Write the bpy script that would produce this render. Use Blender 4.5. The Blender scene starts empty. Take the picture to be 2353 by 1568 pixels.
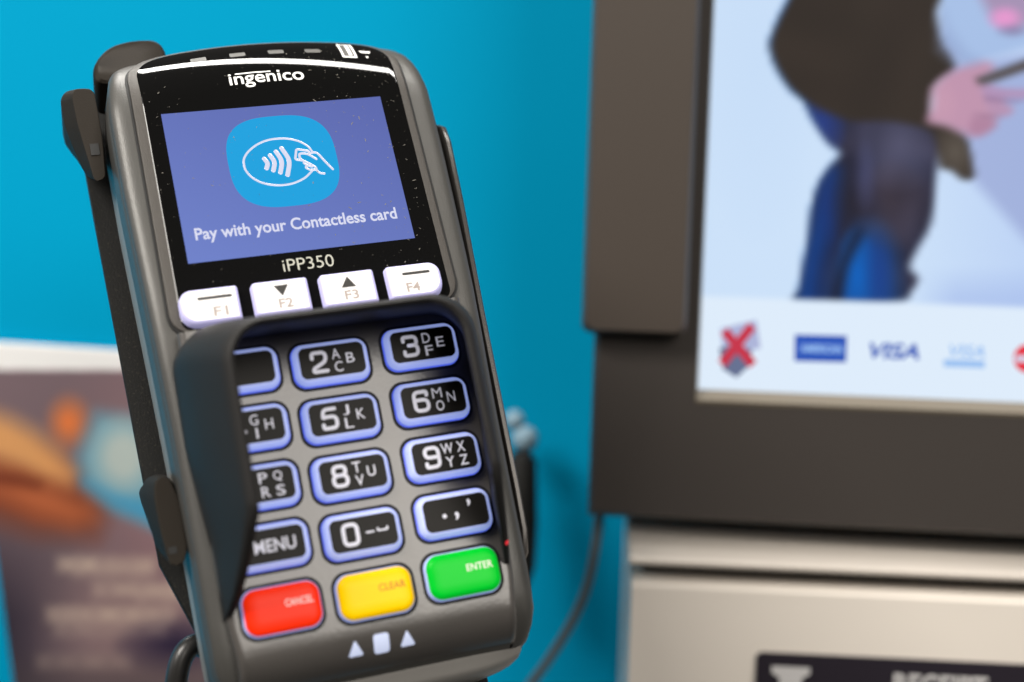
import bpy, bmesh, math, random
import numpy as np
from mathutils import Vector, Matrix

random.seed(7)
scene = bpy.context.scene
col = scene.collection

# ------------------------------------------------------------------ camera
CAM = Vector((0.0, 0.0, 1.30))
PITCH, ROLL = math.radians(5.0), math.radians(1.8)
FWD = Vector((0, math.cos(PITCH), -math.sin(PITCH)))
UP0 = Vector((0, math.sin(PITCH), math.cos(PITCH)))
RT = math.cos(ROLL) * Vector((1, 0, 0)) + math.sin(ROLL) * UP0
UP = -math.sin(ROLL) * Vector((1, 0, 0)) + math.cos(ROLL) * UP0
cam_d = bpy.data.cameras.new('camera')
cam = bpy.data.objects.new('camera', cam_d)
col.objects.link(cam)
cm = Matrix((RT, UP, -FWD)).transposed().to_4x4()
cm.translation = CAM
cam.matrix_world = cm
cam_d.lens = 50.0
cam_d.sensor_width = 36.0
cam_d.clip_start = 0.02
cam_d.clip_end = 50.0
cam_d.dof.use_dof = True
cam_d.dof.focus_distance = 0.350
cam_d.dof.aperture_fstop = 5.8
cam_d.dof.aperture_blades = 0
scene.camera = cam

# ------------------------------------------------------------------ light, exposure
w = bpy.data.worlds.new('World')
scene.world = w
w.use_nodes = True
w.node_tree.nodes['Background'].inputs[0].default_value = (1.0, 0.93, 0.85, 1)
w.node_tree.nodes['Background'].inputs[1].default_value = 0.06


def area(name, loc, target, sx, sy, power, color, rollx=None):
    d = bpy.data.lights.new(name, 'AREA')
    d.shape = 'RECTANGLE'
    d.size, d.size_y = sx, sy
    d.energy = power
    d.color = color
    o = bpy.data.objects.new(name, d)
    col.objects.link(o)
    z = (Vector(loc) - Vector(target)).normalized()
    x = Vector(rollx or (1, 0, 0))
    y = z.cross(x).normalized()
    x = y.cross(z).normalized()
    m = Matrix((x, y, z)).transposed().to_4x4()
    m.translation = Vector(loc)
    o.matrix_world = m
    return o


# a bright strip above and beyond the low blue partition, a booth lamp over the partition's left end,
# the shop's ceiling lights behind the photographer, and the shop window at left
area('ceiling_strip_lamp', (-0.155, 0.715, 2.75), (-0.05, 0.36, 1.35), 2.1, 0.11, 40.0, (1.0, 0.97, 0.92), (0.77, -0.67, 0))
area('booth_lamp', (-0.78, 0.02, 2.02), (-0.10, 0.555, 1.36), 0.7, 0.25, 1.3, (1.0, 0.97, 0.92))
area('shop_ceiling_lamp', (1.5, -2.3, 2.9), (0.0, 0.40, 1.25), 1.8, 1.5, 67.0, (1.0, 0.94, 0.86))
area('ceiling_panel_lamp', (-0.95, -0.60, 2.45), (-0.05, 0.5, 1.3), 0.8, 0.5, 36.5, (1.0, 0.95, 0.88))
area('shop_window_lamp', (-1.9, 0.15, 1.75), (-0.1, 0.4, 1.25), 0.9, 1.1, 4.0, (0.95, 0.97, 1.0))

scene.view_settings.view_transform = 'Standard'
scene.view_settings.look = 'None'
scene.view_settings.exposure = 0.0
scene.view_settings.gamma = 1.0
scene.view_settings.use_curve_mapping = False
scene.render.engine = 'CYCLES'
scene.cycles.use_denoising = True
scene.cycles.max_bounces = 8
scene.cycles.sample_clamp_indirect = 4.0
scene.cycles.caustics_reflective = False
scene.cycles.caustics_refractive = False


# ------------------------------------------------------------------ helpers
def lin(c):
    c = np.asarray(c, float) / 255.0
    return np.where(c <= 0.04045, c / 12.92, ((c + 0.055) / 1.055) ** 2.4)


def mat(name, rgb=(0.2, 0.2, 0.2), rough=0.5, metal=0.0, spec=0.5, emit=None, estr=0.0, bump=0.0, bscale=600.0,
        speck=0.0, coat=0.0, var=0.0, vscale=60.0, attr=None, attr_emit=False, rough_var=0.0):
    m = bpy.data.materials.new(name)
    m.use_nodes = True
    nt = m.node_tree
    b = nt.nodes['Principled BSDF']
    b.inputs['Base Color'].default_value = (*rgb, 1)
    b.inputs['Roughness'].default_value = rough
    b.inputs['Metallic'].default_value = metal
    b.inputs['Specular IOR Level'].default_value = spec
    b.inputs['Coat Weight'].default_value = coat
    b.inputs['Coat Roughness'].default_value = 0.05
    if emit is not None:
        b.inputs['Emission Color'].default_value = (*emit, 1)
        b.inputs['Emission Strength'].default_value = estr
    tc = nt.nodes.new('ShaderNodeTexCoord')
    if attr:
        a = nt.nodes.new('ShaderNodeAttribute')
        a.attribute_name = attr
        if attr_emit:
            nt.links.new(a.outputs['Color'], b.inputs['Emission Color'])
            b.inputs['Emission Strength'].default_value = estr
        else:
            nt.links.new(a.outputs['Color'], b.inputs['Base Color'])
    if bump:
        n = nt.nodes.new('ShaderNodeTexNoise')
        n.inputs['Scale'].default_value = bscale
        n.inputs['Detail'].default_value = 3
        nt.links.new(tc.outputs['Object'], n.inputs['Vector'])
        bp = nt.nodes.new('ShaderNodeBump')
        bp.inputs['Strength'].default_value = bump
        bp.inputs['Distance'].default_value = 0.0002
        nt.links.new(n.outputs['Fac'], bp.inputs['Height'])
        nt.links.new(bp.outputs['Normal'], b.inputs['Normal'])
    if var and not attr:
        n2 = nt.nodes.new('ShaderNodeTexNoise')
        n2.inputs['Scale'].default_value = vscale
        n2.inputs['Detail'].default_value = 5
        nt.links.new(tc.outputs['Object'], n2.inputs['Vector'])
        mx = nt.nodes.new('ShaderNodeMix')
        mx.data_type = 'RGBA'
        mx.inputs['A'].default_value = (*[c * (1 - var) for c in rgb], 1)
        mx.inputs['B'].default_value = (*[min(1, c * (1 + var)) for c in rgb], 1)
        nt.links.new(n2.outputs['Fac'], mx.inputs['Factor'])
        nt.links.new(mx.outputs['Result'], b.inputs['Base Color'])
        if rough_var:
            mr = nt.nodes.new('ShaderNodeMapRange')
            mr.inputs['To Min'].default_value = max(0.02, rough - rough_var)
            mr.inputs['To Max'].default_value = rough + rough_var
            nt.links.new(n2.outputs['Fac'], mr.inputs['Value'])
            nt.links.new(mr.outputs['Result'], b.inputs['Roughness'])
    if speck:
        n3 = nt.nodes.new('ShaderNodeTexNoise')
        n3.inputs['Scale'].default_value = 1500
        nt.links.new(tc.outputs['Object'], n3.inputs['Vector'])
        r = nt.nodes.new('ShaderNodeValToRGB')
        r.color_ramp.elements[0].position = 0.60
        r.color_ramp.elements[0].color = (*rgb, 1)
        r.color_ramp.elements[1].position = 0.74
        r.color_ramp.elements[1].color = (rgb[0] + speck, rgb[1] + speck * .9, rgb[2] + speck * .6, 1)
        nt.links.new(n3.outputs['Fac'], r.inputs['Fac'])
        nt.links.new(r.outputs['Color'], b.inputs['Base Color'])
    return m


class MB:
    """collects vertices and faces for one mesh"""

    def __init__(self):
        self.v, self.f, self.mi = [], [], []

    def add(self, verts, faces, mi=0):
        o = len(self.v)
        self.v += [tuple(p) for p in verts]
        self.f += [tuple(i + o for i in f) for f in faces]
        self.mi += [mi] * len(faces)

    def loft(self, rings, closed=True, cap0=True, cap1=True, mi=0):
        n = len(rings[0])
        vs = [p for r in rings for p in r]
        fs = []
        m = n if closed else n - 1
        for k in range(len(rings) - 1):
            for i in range(m):
                j = (i + 1) % n
                fs.append((k * n + i, k * n + j, (k + 1) * n + j, (k + 1) * n + i))
        if cap0:
            fs.append(tuple(reversed(range(n))))
        if cap1:
            fs.append(tuple((len(rings) - 1) * n + i for i in range(n)))
        self.add(vs, fs, mi)

    def box(self, a, b, mi=0):
        (x0, y0, z0), (x1, y1, z1) = a, b
        v = [(x0, y0, z0), (x1, y0, z0), (x1, y1, z0), (x0, y1, z0), (x0, y0, z1), (x1, y0, z1), (x1, y1, z1), (x0, y1, z1)]
        self.add(v, [(3, 2, 1, 0), (4, 5, 6, 7), (0, 1, 5, 4), (1, 2, 6, 5), (2, 3, 7, 6), (3, 0, 4, 7)], mi)

    def tube(self, pts, r, n=12, flat=1.0, nrm=None, closed=False, caps=True, mi=0):
        pts = [Vector(p) for p in pts]
        N = len(pts)
        rings = []
        ref = Vector(nrm) if nrm else None
        prev = None
        for i, p in enumerate(pts):
            a = pts[(i - 1) % N] if (closed or i > 0) else pts[0]
            b = pts[(i + 1) % N] if (closed or i < N - 1) else pts[-1]
            t = (b - a).normalized()
            if ref is not None:
                x = t.cross(ref).normalized()
                y = ref
            else:
                if prev is None:
                    q = Vector((0, 0, 1)) if abs(t.z) < .9 else Vector((1, 0, 0))
                    x = t.cross(q).normalized()
                else:
                    x = (prev - t * prev.dot(t)).normalized()
                prev = x
                y = x.cross(t)
            rr = r[i] if hasattr(r, '__len__') else r
            rings.append([p + x * (rr * math.cos(k * 2 * math.pi / n)) + y * (rr * flat * math.sin(k * 2 * math.pi / n)) for k in range(n)])
        if closed:
            rings.append(rings[0])
            caps = False
        elif caps and ref is not None:
            # round ends
            for end, sgn in ((0, -1), (-1, 1)):
                t = (pts[0] - pts[1]).normalized() if end == 0 else (pts[-1] - pts[-2]).normalized()
                c = pts[end]
                rr = r[end] if hasattr(r, '__len__') else r
                x = ((pts[1] - pts[0]) if end == 0 else (pts[-1] - pts[-2])).normalized().cross(ref).normalized()
                extra = []
                for q in (0.45, 0.8, 0.98):
                    s = math.sqrt(1 - q * q)
                    extra.append([c + t * rr * q + x * (rr * s * math.cos(k * 2 * math.pi / n)) + ref * (rr * s * flat * math.sin(k * 2 * math.pi / n)) for k in range(n)])
                if end == 0:
                    rings = list(reversed(extra)) + rings
                else:
                    rings = rings + extra
        self.loft(rings, True, caps, caps, mi)

    def build(self, name, mats, parent=None, sharp=35, xf=None):
        me = bpy.data.meshes.new(name)
        vs = self.v if xf is None else [tuple(xf(*p)) for p in self.v]
        me.from_pydata(vs, [], self.f)
        if not isinstance(mats, (list, tuple)):
            mats = [mats]
        for m in mats:
            me.materials.append(m)
        for p, i in zip(me.polygons, self.mi):
            p.material_index = i
        bm = bmesh.new()
        bm.from_mesh(me)
        bmesh.ops.recalc_face_normals(bm, faces=bm.faces)
        bm.to_mesh(me)
        bm.free()
        me.polygons.foreach_set('use_smooth', [True] * len(me.polygons))
        me.set_sharp_from_angle(angle=math.radians(sharp))
        o = bpy.data.objects.new(name, me)
        col.objects.link(o)
        if parent is not None:
            o.parent = parent
        return o


def rrect(w_, h_, r, n=6, cx=0, cy=0):
    """rounded rectangle, counter-clockwise; r is one radius or four (bl, br, tr, tl)"""
    rs = r if hasattr(r, '__len__') else (r,) * 4
    pts = []
    for k, (sx, sy) in enumerate(((-1, -1), (1, -1), (1, 1), (-1, 1))):
        q = rs[k]
        ox, oy = cx + sx * (w_ / 2 - q), cy + sy * (h_ / 2 - q)
        a0 = math.pi + k * math.pi / 2
        for i in range(n + 1):
            a = a0 + i * math.pi / 2 / n
            pts.append((ox + q * math.cos(a), oy + q * math.sin(a)))
    return pts


def roundpoly(pts, r, closed=False, n=5):
    P = [Vector((p[0], p[1], 0)) for p in pts]
    N = len(P)
    out = []
    for i, p in enumerate(P):
        if not closed and i in (0, N - 1):
            out.append((p.x, p.y))
            continue
        a, b = P[i - 1], P[(i + 1) % N]
        da, db = (a - p), (b - p)
        rr = min(r, da.length * .5, db.length * .5)
        s, e = p + da.normalized() * rr, p + db.normalized() * rr
        for k in range(n + 1):
            t = k / n
            q = s * (1 - t) ** 2 + p * 2 * t * (1 - t) + e * t * t
            out.append((q.x, q.y))
    return out


def tag(o, label=None, cat=None, group=None, kind=None):
    if label: o['label'] = label
    if cat: o['category'] = cat
    if group: o['group'] = group
    if kind: o['kind'] = kind
    return o


def empty(name, loc, rot=None):
    o = bpy.data.objects.new(name, None)
    o.empty_display_size = 0.02
    col.objects.link(o)
    m = (rot.to_4x4() if rot is not None else Matrix.Identity(4)).copy()
    m.translation = Vector(loc)
    o.matrix_world = m
    return o


def text_verts(body, box, bold=0.0, extrude=0.0, shear=0.0, spacing=1.0):
    """text as verts and faces fitted into box (x0, y0, x1, y1)"""
    c = bpy.data.curves.new('t', 'FONT')
    c.body = body
    c.size = 1.0
    c.offset = bold
    c.shear = shear
    c.space_character = spacing
    c.resolution_u = 4
    o = bpy.data.objects.new('t', c)
    col.objects.link(o)
    dg = bpy.context.evaluated_depsgraph_get()
    me = bpy.data.meshes.new_from_object(o.evaluated_get(dg))
    vs = np.array([v.co[:] for v in me.vertices])
    fs = [tuple(p.vertices) for p in me.polygons]
    bpy.data.objects.remove(o)
    bpy.data.curves.remove(c)
    bpy.data.meshes.remove(me)
    lo, hi = vs.min(0), vs.max(0)
    x0, y0, x1, y1 = box
    vs[:, 0] = x0 + (vs[:, 0] - lo[0]) / (hi[0] - lo[0]) * (x1 - x0)
    vs[:, 1] = y0 + (vs[:, 1] - lo[1]) / (hi[1] - lo[1]) * (y1 - y0)
    vs[:, 2] = 0
    return vs, fs


def ray(x, y):
    """direction through pixel (x, y) of the 2353 x 1568 photo"""
    return (RT * ((x - 1176.5) / 3268.06) - UP * ((y - 784) / 3268.06) + FWD)


# ------------------------------------------------------------------ the terminal's own frame (mm: u right, v up, w out of its face)
R = Matrix(((0.9422154236780911, -0.24075763341640183, 0.2329503323346404),
            (-0.13208584445453808, -0.9060075339117247, -0.4021239587364556),
            (0.30786916876786724, 0.3481179547895807, -0.8854549477388691)))
T = Vector((-54.338104, -39.901777, 345.563578))
CW = Matrix((RT, -UP, FWD)).transposed()          # image axes -> world
TR = CW @ R                                       # terminal axes -> world
TO = CAM + (CW @ T) * 0.001                       # world place of the terminal's screen centre
BASE = Vector((0.6, -124.0, -24.0))               # foot of the terminal in its own frame


def L(u, v, w_):
    return ((u - BASE.x) * .001, (v - BASE.y) * .001, (w_ - BASE.z) * .001)


TI, K0V, K0W = 0.15, -50.982, 4.2014              # keypad plane: tilt and origin (centre of key 2)


def K(u, q, h):
    """keypad plane: u across, q up (mm from the centre of the top row), h above the key tops -> local metres"""
    return L(u, K0V + q * math.cos(TI) - h * math.sin(TI), K0W + q * math.sin(TI) + h * math.cos(TI))


def sag(u):
    return 4.3 * ((u - 0.6) / 37.0) ** 2


RR, A0 = 25.0, 26.0


def S(u, a, h):
    """front skin of the display half: a runs up the face and over the rolled top edge, h above it"""
    if a <= A0:
        v, w_, tv, tw = a, 0.0, 0.0, 1.0
    else:
        t = (a - A0) / RR
        v, w_ = A0 + RR * math.sin(t), -RR * (1 - math.cos(t))
        tv, tw = math.sin(t), math.cos(t)
    v += h * tv
    w_ += h * tw
    k = min(1, max(0, (a - 2) / 26.0))
    k = k * k * (3 - 2 * k)
    return L(u, v - sag(u) * k, w_)


# ------------------------------------------------------------------ materials
M = {}
M['body'] = mat('body_plastic', (0.072, 0.070, 0.065), 0.40, 0.2, .5, bump=0.3, bscale=2500)
M['lower'] = mat('lower_shell_plastic', (0.27, 0.26, 0.245), 0.42, 0.2, bump=0.12, bscale=2500)
M['bezel'] = mat('bezel_plastic', (0.052, 0.046, 0.040), 0.5, 0.2, bump=0.5, bscale=3000)
M['gap'] = mat('dark_gap', (0.006, 0.006, 0.006), 0.7)
M['glass'] = mat('black_glass', (0.004, 0.004, 0.004), 0.04, 0.0, 0.38)
M['panel'] = mat('keypad_plastic', (0.075, 0.069, 0.064), 0.30, 0.0, .85, bump=0.18, bscale=1100, var=0.10, vscale=90)
M['shield'] = mat('shield_plastic', (0.021, 0.020, 0.0195), 0.5, 0.0, .13, bump=0.4, bscale=2500)
M['key'] = mat('translucent_key', (0.50, 0.54, 0.76), 0.30, emit=tuple(lin((158, 176, 244))), estr=0.60)
M['keyside'] = mat('translucent_key_base', (0.25, 0.28, 0.75), 0.30, emit=tuple(lin((80, 105, 235))), estr=0.75)
M['keyface'] = mat('key_black_print', (0.010, 0.009, 0.008), 0.5, spec=.22)
M['legend'] = mat('lit_legend', (0.6, 0.6, 0.66), 0.5, emit=tuple(lin((205, 205, 222))), estr=0.40)
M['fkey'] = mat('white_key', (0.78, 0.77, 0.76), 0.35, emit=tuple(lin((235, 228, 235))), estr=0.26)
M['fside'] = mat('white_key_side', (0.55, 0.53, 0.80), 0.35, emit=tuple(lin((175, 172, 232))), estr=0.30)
M['ink'] = mat('dark_ink', (0.02, 0.018, 0.016), 0.5)
M['greyink'] = mat('grey_ink', tuple(lin((150, 138, 132))), 0.5, emit=tuple(lin((190, 178, 172))), estr=0.20)
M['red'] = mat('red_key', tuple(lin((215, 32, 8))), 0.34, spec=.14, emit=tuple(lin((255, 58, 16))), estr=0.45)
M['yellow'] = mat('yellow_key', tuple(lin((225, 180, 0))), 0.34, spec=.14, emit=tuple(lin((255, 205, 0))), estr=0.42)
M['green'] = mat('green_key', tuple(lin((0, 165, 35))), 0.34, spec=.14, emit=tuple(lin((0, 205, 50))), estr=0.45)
M['lightink'] = mat('pale_ink', (0.8, 0.75, 0.72), 0.5, emit=(0.9, 0.8, 0.75), estr=0.25)
M['orangeink'] = mat('orange_ink', tuple(lin((190, 120, 0))), 0.5)
M['lcd'] = mat('lit_screen', (0.01, 0.01, 0.02), 0.06, emit=(1, 1, 1), estr=0.9, attr='paint', attr_emit=True)
M['icon'] = mat('screen_icon_blue', (0.01, 0.01, 0.02), 0.06, emit=tuple(lin((0, 166, 228))), estr=.92)
M['icontext'] = mat('screen_white', (0.1, 0.1, 0.1), 0.1, emit=tuple(lin((208, 212, 238))), estr=.88)
M['white'] = mat('white_print', (0.8, 0.8, 0.78), 0.5, emit=(1, 1, .95), estr=0.15)
M['model'] = mat('grey_print', (0.42, 0.42, 0.36), 0.5)
M['led'] = mat('led_window', (0.09, 0.088, 0.082), 0.4, spec=.2)
M['lit'] = mat('lit_symbol', (0.6, 0.65, 0.8), 0.4, emit=tuple(lin((185, 200, 242))), estr=0.45)
M['dust'] = mat('dust_fleck', (0.15, 0.14, 0.12), 0.9)
M['steel'] = mat('black_powder_coat', (0.005, 0.005, 0.0045), 0.6, spec=.25, bump=0.4, bscale=1800, speck=0.022)
M['rubber'] = mat('rubber_clip', (0.020, 0.0160, 0.012), 0.65, 0.0, .12, bump=0.3, bscale=2200)
M['chrome'] = mat('bolt_metal', (0.24, 0.37, 0.46), 0.7, 0.0)
M['cable'] = mat('black_cable', (0.018, 0.017, 0.016), 0.35)
M['greycable'] = mat('grey_cable', (0.085, 0.095, 0.10), 0.5)
M['readerfin'] = mat('reader_plastic', (0.06, 0.055, 0.05), 0.30, 0.3, bump=0.2, bscale=2500)

# ------------------------------------------------------------------ the payment terminal
term = empty('payment_terminal', TO + (TR @ BASE) * 0.001, TR)
tag(term, 'dark grey card payment terminal with lit blue screen, white function keys and hooded keypad', 'payment terminal')

# body: sections across, swept from the back of the top edge over the face to the foot
prof = []   # (v, w, half width, back v, sag weight)
for t in (78, 70, 60, 50, 40, 30, 20, 10, 4):
    a = math.radians(t)
    prof.append((A0 + (RR - .9) * math.sin(a), -RR * (1 - math.cos(a)) - .9 * math.cos(a), None, 1.0))
hwtab = [(52, 33.4), (49, 35.4), (46, 37.1), (42, 38.5), (36, 39.6), (28, 40.2), (10, 40.1), (0, 40.0), (-30, 39.0), (-59, 38.0), (-100, 37.3), (-112, 37.0), (-116, 36.0), (-119, 34.6), (-121.4, 32.0)]


def hw(v):
    if v >= hwtab[0][0]: return hwtab[0][1]
    for (a, x), (b, y) in zip(hwtab, hwtab[1:]):
        if v >= b:
            return x + (y - x) * (a - v) / (a - b)
    return hwtab[-1][1]


prof += [(24, -.9, None, .9), (18, -.9, None, .65), (10, -.9, None, .25), (2, -.9, None, 0), (-10, -.9, None, 0), (-25, -.9, None, 0), (-34, -1.1, None, 0), (-45, -2.2, None, 0), (-60, -4.0, None, 0), (-75, -5.9, None, 0),
         (-90, -7.8, None, 0), (-102, -9.4, None, 0), (-108, -10.6, None, 0), (-112, -12.0, None, 0), (-115.5, -14.0, None, 0), (-118.6, -16.6, None, 0), (-120.8, -20, None, 0), (-121.4, -24, None, 0)]
sections = [(4.0, 0.0), (2.6, .10), (1.5, .45), (.7, 1.05), (.2, 1.9), (.0, 2.8), (.05, 3.5), (.6, 3.9), (.6, 4.3), (.0, 4.8), (-.35, 7.5), (-.8, 13.0)]
BC = 1.0
up, low = MB(), MB()
upr, lowr = [], []
for (v, w_, _, sw) in prof:
    h = hw(v)
    bv = min(46.0, max(-113.0, v))
    F = Vector((0, v, w_))
    B = Vector((0, bv, -35.0))
    if v < -100: B = Vector((0, -108 + (v + 100) * .25, -35))
    D = (B - F)
    ln = D.length
    Dn = D.normalized()
    sec = []
    cut = min(13.0, ln * .52)
    for ins, d in sections:
        dd = d / 13.0 * cut if cut < 13 else d
        p = F + Dn * dd
        sec.append((h - ins, p))
    cut_p = sec[-1]
    left = [(BC - x, p.y - sag(.6 - x) * sw, p.z) for x, p in reversed(sec)]
    mid = [(BC + x, F.y - sag(x) * sw, F.z) for x in (-30, -22, -14, -7, 0, 7, 14, 22, 30)]
    right = [(BC + x, p.y - sag(.6 + x) * sw, p.z) for x, p in sec]
    upr.append([L(*p) for p in left + mid + right])
    # lower shell, set in a little below the seam
    x0 = h + .55
    pts = []
    for x, f in ((x0, 0.0), (x0 + .3, .3), (x0 + .4, .6), (x0 - .6, .9), (x0 - 3.0, 1.0)):
        p = F + Dn * (cut + .35 + (ln - cut - .35) * f)
        if v < -110 or v > 44:
            ad = (1 - f * .5) * .0
        pts.append((x, p))
    l2 = [(BC - x, p.y - sag(.6 - x) * sw, p.z) for x, p in pts]
    r2 = [(BC + x, p.y - sag(.6 + x) * sw, p.z) for x, p in reversed(pts)]
    lowr.append([L(*p) for p in l2 + r2])
up.loft(upr, closed=False, cap0=False, cap1=False)
body = up.build('upper_shell', M['body'], term, 50)
low.loft(lowr, closed=True, cap0=True, cap1=True)
low.build('lower_shell', M['lower'], term, 50)
# the foot of the lower shell, seen under the seam
ft = MB()
rings = []
for v, w_, hh in ((-112, -15.0, 33.5), (-119.0, -17.4, 33.4), (-121.8, -18.2, 33.0), (-123.2, -19.6, 32.2), (-124.0, -24, 31), (-123.6, -31, 30), (-119, -35.4, 29.5), (-108, -35.8, 29.5)):
    pts = []
    for k in range(25):
        x = -1 + 2 * k / 24
        pts.append(L(.8 + hh * x, v + 1.8 * abs(x) ** 7, w_))
    rings.append(pts)
ft.loft(rings, closed=False, cap0=False, cap1=False)
ft.build('foot_edge', M['lower'], term, 60)


def strip(rows, ext, edge, ncol=40, fn=S, c=0.6):
    """a skin over the face: rows of a; ext(a) -> (left, right); edge = [(inset, height), ...] from the outside in"""
    mb = MB()
    rr = []
    for a in rows:
        l_, r_ = ext(a)
        pts = [fn(l_ + i, a, h) for i, h in edge]
        i, h = edge[-1]
        pts += [fn(l_ + i + (r_ - l_ - 2 * i) * k / ncol, a, h) for k in range(1, ncol)]
        pts += [fn(r_ - i, a, h) for i, h in reversed(edge)]
        rr.append(pts)
    mb.loft(rr, closed=False, cap0=False, cap1=False)
    return mb


def corner_ext(l_, r_, a0, a1, rb, rt):
    def f(a):
        d = 0
        if a > a1 - rt: d = rt - math.sqrt(max(0, rt * rt - (a - a1 + rt) ** 2))
        if a < a0 + rb: d = rb - math.sqrt(max(0, rb * rb - (a0 + rb - a) ** 2))
        return l_ + d, r_ - d
    return f


def rows(a0, a1, rb, rt, n=46):
    r = [a0 + rb * (1 - math.cos(i * math.pi / 2 / 8)) for i in range(8)]
    r += [a0 + rb + (a1 - rt - a0 - rb) * i / n for i in range(n + 1)]
    r += [a1 - rt + rt * math.sin(i * math.pi / 2 / 10) for i in range(1, 11)]
    return r


strip(rows(-38.6, 48.6, 6, 12.5), corner_ext(-34.2, 35.4, -38.6, 48.6, 6, 12.5), [(0, -1.2), (0, -.72)]).build('bezel_gap', M['gap'], term)
strip(rows(-38.0, 48.0, 5.5, 12), corner_ext(-33.6, 34.8, -38.0, 48.0, 5.5, 12), [(0, -.9), (0, -.35), (.12, -.16), (.4, -.08)]).build('bezel', M['bezel'], term)
gl = strip(rows(-37.2, 45.2, 2.5, 9), corner_ext(-31.2, 32.9, -37.2, 45.2, 2.5, 9), [(0, -.2), (.05, .02), (.2, .10), (.45, .12)], 60).build('display_glass', M['glass'], term)


# screen: a lit panel with its picture
def grid(mb, fn, x0, x1, y0, y1, nx, ny):
    vs = [fn(x0 + (x1 - x0) * i / nx, y0 + (y1 - y0) * j / ny) for j in range(ny + 1) for i in range(nx + 1)]
    fs = [(j * (nx + 1) + i, j * (nx + 1) + i + 1, (j + 1) * (nx + 1) + i + 1, (j + 1) * (nx + 1) + i) for j in range(ny) for i in range(nx)]
    mb.add(vs, fs)


def set_paint(o, rgb_lin):
    a = o.data.color_attributes.new('paint', 'FLOAT_COLOR', 'POINT')
    arr = np.ones((len(o.data.vertices), 4), np.float32)
    arr[:, :3] = rgb_lin
    a.data.foreach_set('color', arr.ravel())


mb = MB()
NX, NY = 24, 18
grid(mb, lambda x, y: L(x, y, .20), -27.3, 27.3, -20.4, 20.4, NX, NY)
scr = mb.build('screen', M['lcd'], term)
xs = np.array([-27.3 + 54.6 * i / NX for j in range(NY + 1) for i in range(NX + 1)])
ys = np.array([-20.4 + 40.8 * j / NY for j in range(NY + 1) for i in range(NX + 1)])
g = np.clip(.5 - xs / 54.6 * .5 - ys / 40.8 * .6, 0, 1)[:, None]
set_paint(scr, lin(np.array([[92, 106, 178]]) * (1 - g) + np.array([[112, 132, 206]]) * g))
mb = MB()
ic = []
for k in range(96):
    t = 2 * math.pi * k / 96
    n_ = 2.9
    cx, cy = abs(math.cos(t)) ** (2 / n_) * math.copysign(1, math.cos(t)), abs(math.sin(t)) ** (2 / n_) * math.copysign(1, math.sin(t))
    ic.append((-0.45 + 13.3 * cx, 4.5 + 12.7 * cy))
mb.add([L(x, y, .26) for x, y in ic], [tuple(range(96))])
mb.build('contactless_icon', M['icon'], scr)


def zi(x, y):
    """a point of the icon drawing measured in the enlarged photo, put on the screen's plane"""
    px, py = (900 + x / 4.706) * .57446, (520 + y / 4.706) * .57446
    d = R.transposed() @ Vector(((px - 1176.5) / 3268.06, (py - 784) / 3268.06, 1))
    c = -(R.transposed() @ T)
    s = (.3 - c.z) / d.z
    p = c + d * s
    return (p.x, p.y)


def strokes(mb, pts, r, h=.30, flat=.15, fn=L, closed=False):
    P = [fn(x, y, h) for x, y in pts]
    if fn is L:
        n_ = (0, 0, 1)
    else:
        n_ = (Vector(fn(0, 0, 1)) - Vector(fn(0, 0, 0))).normalized()
    mb.tube(P, r * .001, 8, flat, n_, closed)


def smooth(pts, n=6):
    P = [Vector((p[0], p[1], 0)) for p in pts]
    P = [P[0] * 2 - P[1]] + P + [P[-1] * 2 - P[-2]]
    out = []
    for i in range(1, len(P) - 2):
        a, b, c, d = P[i - 1:i + 3]
        for k in range(n):
            t = k / n
            q = .5 * ((2 * b) + (c - a) * t + (2 * a - 5 * b + 4 * c - d) * t * t + (3 * b - a - 3 * c + d) * t ** 3)
            out.append((q.x, q.y))
    out.append((P[-2].x, P[-2].y))
    return out


mb = MB()
for pts in ([(740, 545), (800, 630), (785, 725)], [(850, 480), (930, 610), (912, 765)], [(960, 410), (1065, 590), (1045, 805)], [(1065, 345), (1205, 580), (1180, 850)]):
    strokes(mb, smooth([zi(*p) for p in pts]), .56)
oval = [(1640, 405), (1560, 310), (1400, 220), (1200, 170), (1010, 165), (800, 195), (600, 280), (440, 410), (360, 540), (355, 640), (390, 760), (500, 890), (680, 990), (880, 1035), (1090, 1040), (1300, 1000), (1500, 905), (1640, 775)]
strokes(mb, smooth([zi(*p) for p in oval]), .27)
for pts, sm in (([(1460, 575), (1340, 560), (1325, 540), (1340, 380), (1360, 365), (1560, 395), (1585, 420), (1575, 455)], 0),
                ([(1720, 550), (1560, 460), (1430, 445), (1400, 480), (1440, 560), (1600, 640), (1700, 700), (1730, 760), (1790, 810), (1870, 822)], 1),
                ([(1580, 440), (1690, 425), (1760, 460), (1880, 590), (2030, 740)], 1),
                ([(1500, 590), (1490, 625), (1560, 670), (1640, 690)], 1), ([(1560, 665), (1530, 690), (1535, 720), (1610, 750), (1720, 750)], 1)):
    q = [zi(*p) for p in pts]
    strokes(mb, smooth(q) if sm else roundpoly(q, .6), .30)
mb.build('icon_drawing', M['icontext'], scr)
mb = MB()
vs, fs = text_verts('Pay with your Contactless card', (-24.6, -15.6, 24.2, -11.4), bold=.020)
mb.add([L(x, y, .28) for x, y, z in vs], fs)
mb.build('screen_text', M['icontext'], scr)

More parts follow.
